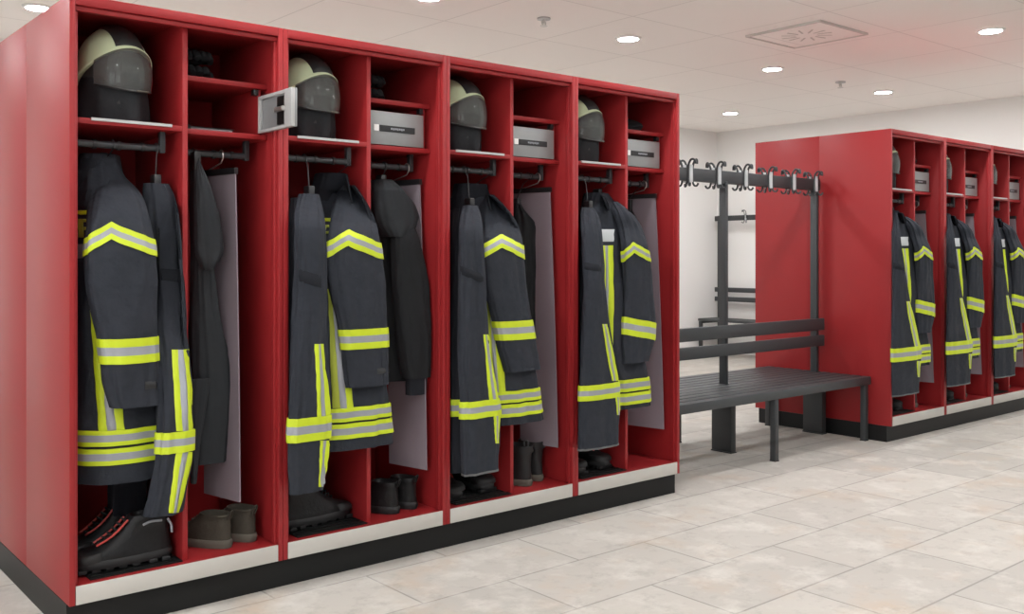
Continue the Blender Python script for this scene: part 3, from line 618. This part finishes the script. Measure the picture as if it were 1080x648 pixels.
# ------------------------------------------------------------------ helmets (front towards -y)
def helmet(loc, label):
    t = thing('fire_helmet', label, 'helmet', (0, 0, 0), 'cream and black fire helmets')
    RX, RY, RZ, CZ = 0.111, 0.140, 0.168, 0.158
    def dome(lon, lat, off=0.0):      # lon 0 = front (-y)
        cl = math.cos(lat); y = -math.cos(lon)*cl
        ry = RY if y < 0 else RY*1.05
        return Vector((math.sin(lon)*cl*(RX+off), (ry+off)*y, CZ+math.sin(lat)*(RZ+off)))
    def low(lon):                     # latitude of the shell's lower rim
        f = 0.5+0.5*math.cos(lon); s_ = max(0, math.cos(lon))
        return math.radians(-18+47*f**1.35)
    nl, nt_ = 64, 18
    m = MB(); out, inn = [], []
    for j in range(nt_+1):
        out.append([dome(2*PI*k/nl, low(2*PI*k/nl)+(PI/2-0.001-low(2*PI*k/nl))*j/nt_) for k in range(nl)])
    m.loft(out, False, True); rim = [[dome(2*PI*k/nl, low(2*PI*k/nl), -0.012) for k in range(nl)], out[0]]
    m.loft(rim, True, False); m.build('shell', 'shell', t)
    # black band over the crown from brow to nape
    m = MB(); rr = []
    hw = 0.050
    for j in range(41):
        th = math.radians(33)+(math.radians(188)-math.radians(33))*j/40; r = []
        for k in range(9):
            x = -hw+2*hw*k/8; f = math.sqrt(max(0, 1-(x/(RX+0.006))**2)); o = 0.006 if 0 < k < 8 and 0 < j < 40 else 0.0005
            r.append((x, -math.cos(th)*(RY+o)*f*(1.0 if th < PI/2 else 1.05), CZ+math.sin(th)*(RZ+o)*f))
        rr.append(r)
    m.loft(rr, False, False, closed=False); m.build('crown_band', 'helmblack', t)
    # rim trim
    MB().tube([dome(2*PI*k/64, low(2*PI*k/64), 0.002) for k in range(65)], 0.006, 8, False).build('rim_trim', 'shell', t)
    # visor
    m = MB(); rr = []
    def vp(lon, f, o):
        la0 = low(lon)-0.01; la1 = math.radians(-8)-0.19*math.cos(lon)
        return dome(lon, la0+(la1-la0)*f, o)
    lonm, lonr = math.radians(62), math.radians(38)
    outr = [[vp(-lonm+(lonm+lonr)*k/28, j/10, 0.007) for k in range(29)] for j in range(11)]
    m.loft(outr, False, False, closed=False)
    m.build('visor', 'visor', t)
    MB().tube([vp(-lonm+(lonm+lonr)*k/28, 1.0, 0.007) for k in range(29)], 0.0035, 6).build('visor_edge', 'helmblack', t)
    MB().tube([vp(lonm*(0.02+0.38*k/10), 0.985, 0.0095) for k in range(11)], 0.003, 6).build('edge_mark', 'suedesole', t)
    # inner liner / face opening
    m = MB(); m.loft([[(math.sin(2*PI*k/32)*RX*s_, -math.cos(2*PI*k/32)*RY*s_*0.93, z) for k in range(32)] for s_, z in ((0.86, 0.06), (0.88, 0.12), (0.9, 0.19), (0.8, 0.25), (0.5, 0.30))]); m.build('liner', 'helmblack', t)
    for sx in (1,):
        m = MB(); G = [[dome(sx*math.radians(41+11*i/4), math.radians(16-34*j/6), 0.004 if 0 < i < 4 and 0 < j < 6 else 0.001) for i in range(5)] for j in range(7)]
        m.loft(G, False, False, closed=False); m.build('side_reflector', 'redpiece', t)
    # neck curtain
    m = MB(); rr = []
    for z, sx_, sy_, am in ((0.001, 0.106, 0.120, 0.009), (0.02, 0.107, 0.124, 0.009), (0.05, 0.107, 0.128, 0.007), (0.085, 0.105, 0.130, 0.005), (0.115, 0.103, 0.128, 0.002), (0.15, 0.098, 0.122, 0)):
        rr.append([(math.sin(a)*(sx_+am*math.sin(7*a+z*20)), -math.cos(a)*(sy_+am*math.sin(6*a+1))*0.9, z) for a in [2*PI*k/72 for k in range(72)]])
    m.loft(rr, True, True); m.build('neck_curtain', 'greycloth', t)
    t.location = loc; t.rotation_euler.z = math.radians(12)
    return t
HX, HV, HZ = 0.190, 0.200, 1.5855
h1 = helmet((HX, HV, HZ), 'cream and black fire helmet on the shelf of the leftmost near locker')
for k in (1, 2, 3): dup(h1, (k*UN+HX, HV, HZ), 'cream and black fire helmet on the shelf of the '+NEAR[k])
for k in range(3): dup(h1, (U2+k*UN+HX-0.01, HV, HZ), 'cream and black fire helmet on the shelf of the '+FARN[k])

# ------------------------------------------------------------------ footwear (toe towards +x, heel at the origin)
def boot(name, label, cat, L, Wd, Hh, loc, rz, mats, group, style, mirror=1):
    t = thing(name, label, cat, (0, 0, 0), group)
    up, so = mats; n = 40
    def sec(z, x0, x1, w, sq=0.75, heel=0.75):
        out = []
        for k in range(n):
            a = 2*PI*k/n; c, s_ = math.cos(a), math.sin(a); xm = (x0+x1)/2; hl = (x1-x0)/2
            x = xm+hl*math.copysign(abs(c)**sq, c)
            f = (x-x0)/max(1e-6, x1-x0); ww = w*(heel+(1-heel)*math.sin(min(1, f*1.25)*PI/2)) if hl > 0.09 else w
            out.append((x, mirror*ww*math.copysign(abs(s_)**0.8, s_), z))
        return out
    sh = style
    if sh == 'boot':
        U = [(0.030, .004, L, Wd), (0.042, .002, L+.002, Wd), (0.055, .002, L-.002, Wd*.98), (0.068, .004, L-.016, Wd*.93), (0.080, .005, L*.86, Wd*.88), (0.095, .006, L*.765, Wd*.82), (0.115, .008, L*.665, Wd*.76), (0.140, .012, L*.575, Wd*.70), (0.170, .012, L*.505, Wd*.72), (Hh-.006, .008, L*.46, Wd*.78), (Hh, .012, L*.445, Wd*.74)]
        U = [(0.030+(z-0.030)*0.72, *q) for z, *q in U]; Hh = 0.030+(Hh-0.030)*0.72
        sz = 0.032
    elif sh == 'shoe':
        U = [(0.022, .004, L, Wd), (0.040, .002, L, Wd), (0.055, .004, L-.012, Wd*.95), (0.070, .006, L*.82, Wd*.88), (0.085, .008, L*.66, Wd*.82), (0.105, .010, L*.56, Wd*.80), (Hh-.006, .004, L*.54, Wd*.86), (Hh, .008, L*.52, Wd*.82)]
        sz = 0.024
    else:
        U = [(0.022, .004, L, Wd), (0.040, .002, L, Wd), (0.060, .004, L-.015, Wd*.95), (0.080, .006, L*.80, Wd*.88), (0.105, .008, L*.58, Wd*.82), (0.14, .006, L*.50, Wd*.84), (Hh-.006, -.002, L*.52, Wd*.95), (Hh, .0, L*.51, Wd*.92)]
        sz = 0.024
    rings = [sec(*u) for u in U]
    top = U[-1]
    rings += [sec(Hh-.006, top[1]+.008, top[2]-.008, top[3]-.008), sec(Hh-.05, top[1]+.012, top[2]-.010, top[3]-.010)]
    MB().loft(rings, True, True).build('upper', up, t, angle=60)
    m = MB(); m.loft([sec(z, x0, L+dx, Wd+dw) for z, x0, dx, dw in ((0.010 if sh == 'boot' else 0.0, .0, .004, .002), (sz*.6, -.004, .008, .005), (sz, -.003, .006, .004), (sz+.004, .0, .002, .001))])
    for k in range(7 if sh == 'boot' else 0):            # tread lugs
        x = L*(0.05+0.135*k) if k < 2 else L*(0.05+0.135*k)+0.012
        m.box(x, x+L*0.085, -Wd*0.86, Wd*0.86, 0.0, 0.013, 0.002)
    m.build('sole', so, t, angle=50)
    if sh == 'boot':
        m = MB()
        for k in range(6):
            f = k/5; x = L*(0.72-0.24*f); z = 0.082+f*(Hh-0.092); m.tube([(x-.004, -Wd*.42, z-.010), (x+.014, 0, z+.004), (x-.004, Wd*.42, z-.010)], 0.0032, 6)
        m.build('lace', 'rubber', t)
        m = MB()
        for s_ in (-1, 1): m.tube(bez([(L*.79, s_*Wd*.36, 0.078), (L*.69, s_*Wd*.46, 0.093), (L*.59, s_*Wd*.46, 0.113), (L*.475, s_*Wd*.44, Hh-.010)]), 0.0036, 6)
        m.build('piping', 'piping', t)
        m = MB(); m.tube(bez([(0.100, Wd*.70, Hh-.030), (0.075, Wd*.76, Hh-.022), (0.040, Wd*.72, Hh-.024)]), 0.0042, 6); m.tube(bez([(0.020, Wd*.62, Hh-.022), (0.008, Wd*.56, Hh-.045), (0.006, Wd*.56, Hh-.070)]), 0.004, 6); m.build('reflective_trim', 'tape', t)
        m = MB(); m.loft([sec(z, L*.70, L+.004-dz, Wd+.002-dw) for z, dz, dw in ((0.034, 0, 0), (0.046, 0, 0), (0.053, .006, .003), (0.060, .020, .007))]); m.build('toe_cap', 'rubber', t, angle=60)
    elif sh == 'shoe':
        m = MB()
        for k in range(4):
            f = k/3; x = L*(0.68-0.14*f); z = 0.082+f*(Hh-0.095); m.tube([(x-.004, -Wd*.4, z-.008), (x+.010, 0, z+.002), (x-.004, Wd*.4, z-.008)], 0.003, 6)
        m.build('lace', so, t)
        MB().tube(bez([(0.006, -0.006, Hh-.02), (-0.006, -0.006, Hh+.008), (-0.006, 0.006, Hh+.008), (0.006, 0.006, Hh-.02)]), 0.003, 6).build('heel_loop', up, t)
    else:
        m = MB(); m.loft([sec(z, top[1]-.004, top[2]+.003, top[3]+.004) for z in (Hh-.03, Hh-.012)], False, False); m.build('shaft_band', 'rubber', t)
        MB().tube(bez([(0.03, -0.02, Hh-.01), (0.03, -0.02, Hh+.012), (0.05, -0.02, Hh+.012), (0.05, -0.02, Hh-.01)]), 0.004, 6).build('pull_loop', 'hem', t)
    t.location = loc; t.rotation_euler.z = math.radians(rz)
    return t
Zs = ZF+0.0075
gb = 'black lace-up boots in the lockers'
BM = ('leather', 'rubber')
b1 = boot('work_boot', 'large black boot with red piping, front of the leftmost near locker', 'boot', 0.300, 0.053, 0.205, (0.345, 0.098, Zs), 176, BM, gb, 'boot')
dup(b1, (0.345, 0.300, Zs), 'black boot with red piping standing behind the large front boot, leftmost near locker', rotz=math.radians(190))
dup(b1, (UN+0.054, 0.13, Zs), 'black boot with its toe pointing right in the second near locker', rotz=math.radians(8), skip=('piping', 'reflective_trim'))
dup(b1, (UN+0.050, 0.30, Zs), 'black boot behind the right-pointing boot in the second near locker', rotz=math.radians(14), skip=('piping', 'reflective_trim'))
for k, lab in ((2, 'third near locker'), (3, 'fourth near locker')):
    dup(b1, (k*UN+0.125, 0.375, Zs), 'black boot toe forward, left one of the pair, '+lab, rotz=math.radians(-93))
    dup(b1, (k*UN+0.265, 0.395, Zs), 'black boot toe forward, right one of the pair, '+lab, rotz=math.radians(-84))
gs = 'ankle shoes in the right-hand sides'
sh1 = boot('ankle_shoe', 'olive-brown ankle shoe, left one of the pair in the leftmost near locker', 'shoe', 0.225, 0.043, 0.115, (0.542, 0.075, ZF+0.0005), 118, ('suede', 'suedesole'), gs, 'shoe')
dup(sh1, (0.638, 0.090, ZF+0.0005), 'olive-brown ankle shoe, right one of the pair in the leftmost near locker', rotz=math.radians(112))
sh2 = boot('ankle_shoe', 'black ankle shoe, left one of the pair in the second near locker', 'shoe', 0.225, 0.042, 0.122, (UN+0.525, 0.075, ZF+0.0005), 112, ('leather', 'rubber'), gs, 'shoe')
dup(sh2, (UN+0.618, 0.090, ZF+0.0005), 'black ankle shoe, right one of the pair in the second near locker', rotz=math.radians(108))
gr = 'rubber boots in the third near locker'
w1 = boot('rubber_boot', 'short black rubber boot, left one of the pair in the third near locker', 'boot', 0.250, 0.046, 0.175, (2*UN+0.515, 0.085, ZF+0.0005), 102, ('rubber', 'suedesole'), gr, 'well')
dup(w1, (2*UN+0.613, 0.125, ZF+0.0005), 'short black rubber boot, right one of the pair in the third near locker', rotz=math.radians(94))
for k in range(3):
    dup(b1, (U2+k*UN+0.120, 0.375, Zs), 'black boot toe forward, left one of the pair, '+FARN[k], rotz=math.radians(-92))
    dup(b1, (U2+k*UN+0.255, 0.385, Zs), 'black boot toe forward, right one of the pair, '+FARN[k], rotz=math.radians(-86))
    dup(w1, (U2+k*UN+0.520, 0.10, ZF+0.0005), 'short black rubber boot in the right side of the '+FARN[k], rotz=math.radians(100), group='rubber boots in the far row')
# boot mats
for k in range(7):
    u0 = k*UN if k < 4 else U2+(k-4)*UN; t = thing('boot_mat', 'dark ribbed mat under the boots in the '+(NEAR+FARN)[k], 'mat', (u0+0.2, 0.2, ZF), 'ribbed boot mats')
    MB().box(u0+0.070, u0+DIVX-0.012, 0.030, 0.47, ZF+0.0003, ZF+0.004, 0.001).build('base', 'plinth', t, False)
    m = MB()
    for j in range(14): m.box(u0+0.078, u0+DIVX-0.020, 0.045+0.030*j, 0.055+0.030*j, ZF+0.004, ZF+0.0072)
    m.build('ribs', 'plinth', t, False)

# ------------------------------------------------------------------ things on the small shelves
def glove(loc, rz, label, w=0.10, l=0.17):
    t = thing('work_glove', label, 'glove', (0, 0, 0), 'black work gloves on the top shelves')
    m = MB(); n = 24
    def blob(c, rx, ry, rz_, m):
        rr = []
        for j in range(1, 12):
            th = PI*j/12; r = math.sin(th); rr.append([(c[0]+rx*r*math.cos(2*PI*k/n), c[1]+ry*r*math.sin(2*PI*k/n), c[2]-rz_*math.cos(th)) for k in range(n)])
        m.loft(rr)
    rr = []
    for x, hw, hh in ((-0.085, .042, .020), (-0.06, .040, .020), (-0.035, .038, .021), (-0.01, .047, .027), (0.02, .050, .026), (0.035, .048, .022)):
        rr.append([(x, hw*math.cos(2*PI*k/n), 0.028+hh*math.sin(2*PI*k/n)) for k in range(n)])
    m.loft(rr); m.build('palm', 'blackcloth', t)
    for k in range(4):
        y = -0.036+0.024*k; ln = (0.045, 0.058, 0.055, 0.04)[k]
        MB().tube(bez([(0.022, y, 0.03), (0.04+ln*.4, y*1.08, 0.036), (0.032+ln*.8, y*1.12, 0.026), (0.03+ln, y*1.14, 0.014)], 4), [0.0135]*12+[0.008], 10).build('finger', 'blackcloth', t)
    MB().tube(bez([(-0.02, 0.040, 0.03), (0.01, 0.062, 0.028), (0.035, 0.060, 0.02)], 5), [0.014]*10+[0.009], 10).build('thumb', 'blackcloth', t)
    MB().tube([(-0.062, 0.041*math.cos(2*PI*k/24), 0.028+0.021*math.sin(2*PI*k/24)) for k in range(25)], 0.004, 6, False).build('wrist_strap', 'rubber', t)
    t.location = loc; t.rotation_euler.z = math.radians(rz); return t
zt = 1.7632
g1 = glove((0.452, 0.21, zt), -97, 'black padded work glove, lower one, top shelf of the leftmost near locker')
dup(g1, (0.457, 0.225, zt+0.0562), 'black padded work glove, upper one, top shelf of the leftmost near locker', rotz=math.radians(-84))
dup(g1, (UN+0.452, 0.21, zt), 'black padded work glove, lower one, top shelf of the second near locker', rotz=math.radians(-97))
dup(g1, (UN+0.458, 0.222, zt+0.0562), 'black padded work glove, upper one, top shelf of the second near locker', rotz=math.radians(-82))
def cap(loc, rz, label):
    t = thing('folded_cap', label, 'cap', (0, 0, 0), 'dark folded caps on the top shelves'); n = 40; rr = []
    for z, r, sx in ((0.002, .085, 0), (0.02, .10, 0), (0.038, .105, .005), (0.055, .095, .012), (0.07, .07, .02), (0.078, .035, .025)):
        rr.append([(sx+1.15*r*math.cos(a)*(1+.03*math.sin(5*a)), r*math.sin(a), z*(0.75+0.25*math.sin(a+1))) for a in [2*PI*k/n for k in range(n)]])
    MB().loft(rr).build('crown', 'blackcloth', t)
    MB().tube([(1.15*0.093*math.cos(2*PI*k/40), 0.093*math.sin(2*PI*k/40), 0.008) for k in range(41)], 0.007, 8, False).build('sweatband', 'rubber', t)
    t.location = loc; t.rotation_euler.z = math.radians(rz); return t
cp = cap((3*UN+0.51, 0.225, zt), -10, 'dark folded cap on the top shelf of the fourth near locker')
dup(cp, (U2+0.51, 0.225, zt), 'dark folded cap on the top shelf of the leftmost far locker')
dup(cp, (U2+2*UN+0.51, 0.225, zt), 'dark folded cap on the top shelf of the far locker at the right photo edge')
# flat things inside the open lockbox
t = thing('notebook', 'dark notebook with pale page edges lying inside the open lockbox', 'notebook', (0.50, 0.22, 1.585))
MB().box(0.425, 0.585, 0.14, 0.30, 1.5852, 1.5885, 0.001).box(0.425, 0.585, 0.14, 0.30, 1.5985, 1.602, 0.001).box(0.425, 0.430, 0.14, 0.30, 1.5885, 1.5985).build('cover', 'rubber', t, False)
MB().box(0.4305, 0.580, 0.143, 0.297, 1.5887, 1.5983).build('pages', 'paper', t, False)
t = thing('pouch', 'small black pouch lying left of the notebook in the open lockbox', 'pouch', (0.40, 0.15, 1.585))
MB().box(0.386, 0.421, 0.12, 0.20, 1.5852, 1.594, 0.002).box(0.386, 0.421, 0.12, 0.20, 1.595, 1.604, 0.002).box(0.386, 0.421, 0.198, 0.204, 1.5855, 1.6035, 0.002).build('cover', 'leather', t)

# ------------------------------------------------------------------ far row gear: copies of the fourth locker's clothes
def shift(o, k, lab, du=0.0): return dup(o, o.location+Vector((FAR+k*UN+du, 0, 0)), lab)
for k in range(3):
    shift(jackets[3][0], k, 'dark navy fire jacket with lime bands in the '+FARN[k], -0.012)
hangs = [o for o in COL.objects if o.name.startswith('coat_hanger') and o.type == 'EMPTY' and 'fourth' in o['label']]
for h in hangs[:2]:
    for k in range(3): shift(h, k, h['label'].replace(NEAR[3], FARN[k]), -0.012)

# ------------------------------------------------------------------ bench with hook rail between the rows
VC = 0.504
def bench():
    u0, u1 = 2.83, 4.786; P = [2.87, 3.80, 4.752]
    t = thing('locker_room_bench', 'dark grey double-sided slatted bench with hook rail between the locker rows', 'bench', ((u0+u1)/2, VC, 0))
    for i, u in enumerate(P):
        m = MB(); m.box(u-0.013, u+0.013, VC-0.024, VC+0.024, 0.34, 1.60, 0.003); m.build('post', 'frame', t)
        m = MB(); m.box(u-0.024, u+0.024, VC-0.072, VC+0.072, 0.006, 0.345, 0.006); m.box(u-0.026, u+0.026, VC-0.075, VC+0.075, 0.0, 0.006); m.build('foot', 'frame', t)
        for v in (0.150, 0.858):
            m = MB().box(u-0.0175, u+0.0175, v-0.0175, v+0.0175, 0.004, 0.362, 0.002); l_ = m.build('leg', 'frame', t)
            MB().box(u-0.019, u+0.019, v-0.019, v+0.019, 0.0, 0.006).build('foot_pad', 'rubber', l_)
        MB().box(u-0.0175, u+0.0175, 0.135, 0.873, 0.345, 0.368, 0.002).build('cross_bar', 'frame', t)
    n = 11; wd = 0.057
    for k in range(n):
        a = 0.122+k*(0.764-wd)/(n-1); z0 = 0.352 if k in (0, n-1) else 0.378
        if k == 5:                                        # the middle slat is cut at the posts
            for p, q in zip([u0]+[u+0.014 for u in P], [u-0.014 for u in P]+[u1]): MB().box(p, q, a, a+wd, z0, 0.402, 0.003).build('seat_slat', 'slat', t)
        else: MB().box(u0, u1, a, a+wd, z0, 0.402, 0.004).build('seat_slat', 'slat', t)
    for z0, z1 in ((0.675, 0.752), (0.572, 0.642)):
        MB().box(u0, u1+0.006, VC-0.050, VC-0.025, z0, z1, 0.005).build('back_slat', 'slat', t)
    MB().box(u0, u1+0.004, VC-0.020, VC+0.020, 1.588, 1.662, 0.004).build('hook_rail', 'frame', t)
    for side in (-1, 1):
        for u in (2.95, 3.21, 3.47, 3.728, 3.985, 4.235, 4.486, 4.735):
            y = VC+side*0.0205; S = side
            m = MB(); m.box(u-0.014, u+0.014, min(y, y+S*0.008), max(y, y+S*0.008), 1.580, 1.680, 0.001); hk = m.build('coat_hook', 'patch', t)
            m = MB(); y += S*0.001
            for sx in (-1, 1):
                m.tube(bez([(u+sx*0.020, y, 1.600), (u+sx*0.020, y, 1.660), (u+sx*0.020, y+S*0.008, 1.690), (u+sx*0.018, y+S*0.024, 1.708), (u+sx*0.010, y+S*0.040, 1.702), (u+sx*0.005, y+S*0.044, 1.682)], 5), 0.0062, 8)
                m.tube(bez([(u+sx*0.020, y, 1.600), (u+sx*0.020, y+S*0.003, 1.575), (u+sx*0.024, y+S*0.010, 1.561), (u+sx*0.030, y+S*0.022, 1.560), (u+sx*0.036, y+S*0.028, 1.574)], 5), 0.0058, 8)
            m.build('prong', 'frame', hk)
    return t
bench()
def rear_bench():
    v1, v0 = 4.19, 2.20; ub, uf = 8.46, 8.09
    t = thing('locker_room_bench', 'dark bench with back slats and hook rail standing along the right wall', 'bench', (8.3, 3.1, 0))
    for v in (v1-0.03, (v0+v1)/2, v0+0.03):
        MB().box(ub-0.02, ub+0.02, v-0.02, v+0.02, 0.0, 1.64, 0.003).build('post', 'frame', t)
        MB().box(uf, uf+0.035, v-0.0175, v+0.0175, 0.0, 0.402, 0.002).build('leg', 'frame', t)
        MB().box(uf+0.035, ub-0.02, v-0.0175, v+0.0175, 0.375, 0.402, 0.002).build('cross_bar', 'frame', t)
    for k in range(5): MB().box(uf+0.002+k*0.068, uf+0.058+k*0.068, v0, v1, 0.404, 0.432, 0.003).build('seat_slat', 'slat', t)
    for z0, z1 in ((0.735, 0.79), (0.625, 0.68)): MB().box(ub-0.048, ub-0.021, v0, v1+0.01, z0, z1, 0.004).build('back_slat', 'slat', t)
    MB().box(ub-0.048, ub-0.021, v0, v1+0.01, 1.575, 1.635, 0.004).build('hook_rail', 'frame', t)
    for v in (4.02, 3.75, 3.48, 3.21):
        x = ub-0.049
        hk = MB().box(x-0.006, x, v-0.011, v+0.011, 1.560, 1.650, 0.001).build('coat_hook', 'patch', t)
        m = MB(); x -= 0.006
        for s_ in (-1, 1):
            m.tube(bez([(x, v+s_*0.012, 1.60), (x-0.01, v+s_*0.012, 1.67), (x-0.045, v+s_*0.010, 1.69), (x-0.06, v+s_*0.004, 1.67)], 4), 0.0045, 6)
            m.tube(bez([(x, v+s_*0.012, 1.58), (x-0.012, v+s_*0.02, 1.545), (x-0.035, v+s_*0.03, 1.555)], 4), 0.0045, 6)
        m.build('prong', 'frame', hk)
rear_bench()

# ------------------------------------------------------------------ render look
w = bpy.data.worlds.new('world'); SC.world = w; w.use_nodes = True
w.node_tree.nodes['Background'].inputs[0].default_value = (0.97, 0.985, 1.0, 1); w.node_tree.nodes['Background'].inputs[1].default_value = SKY
vs = SC.view_settings; vs.view_transform = 'Standard'; vs.look = 'None'; vs.gamma = 1; vs.use_curve_mapping = False
vs.exposure = 0.09
cy = SC.cycles
cy.use_denoising = True; cy.max_bounces = 10; cy.diffuse_bounces = 6; cy.glossy_bounces = 4; cy.transmission_bounces = 6; cy.sample_clamp_indirect = 6.0
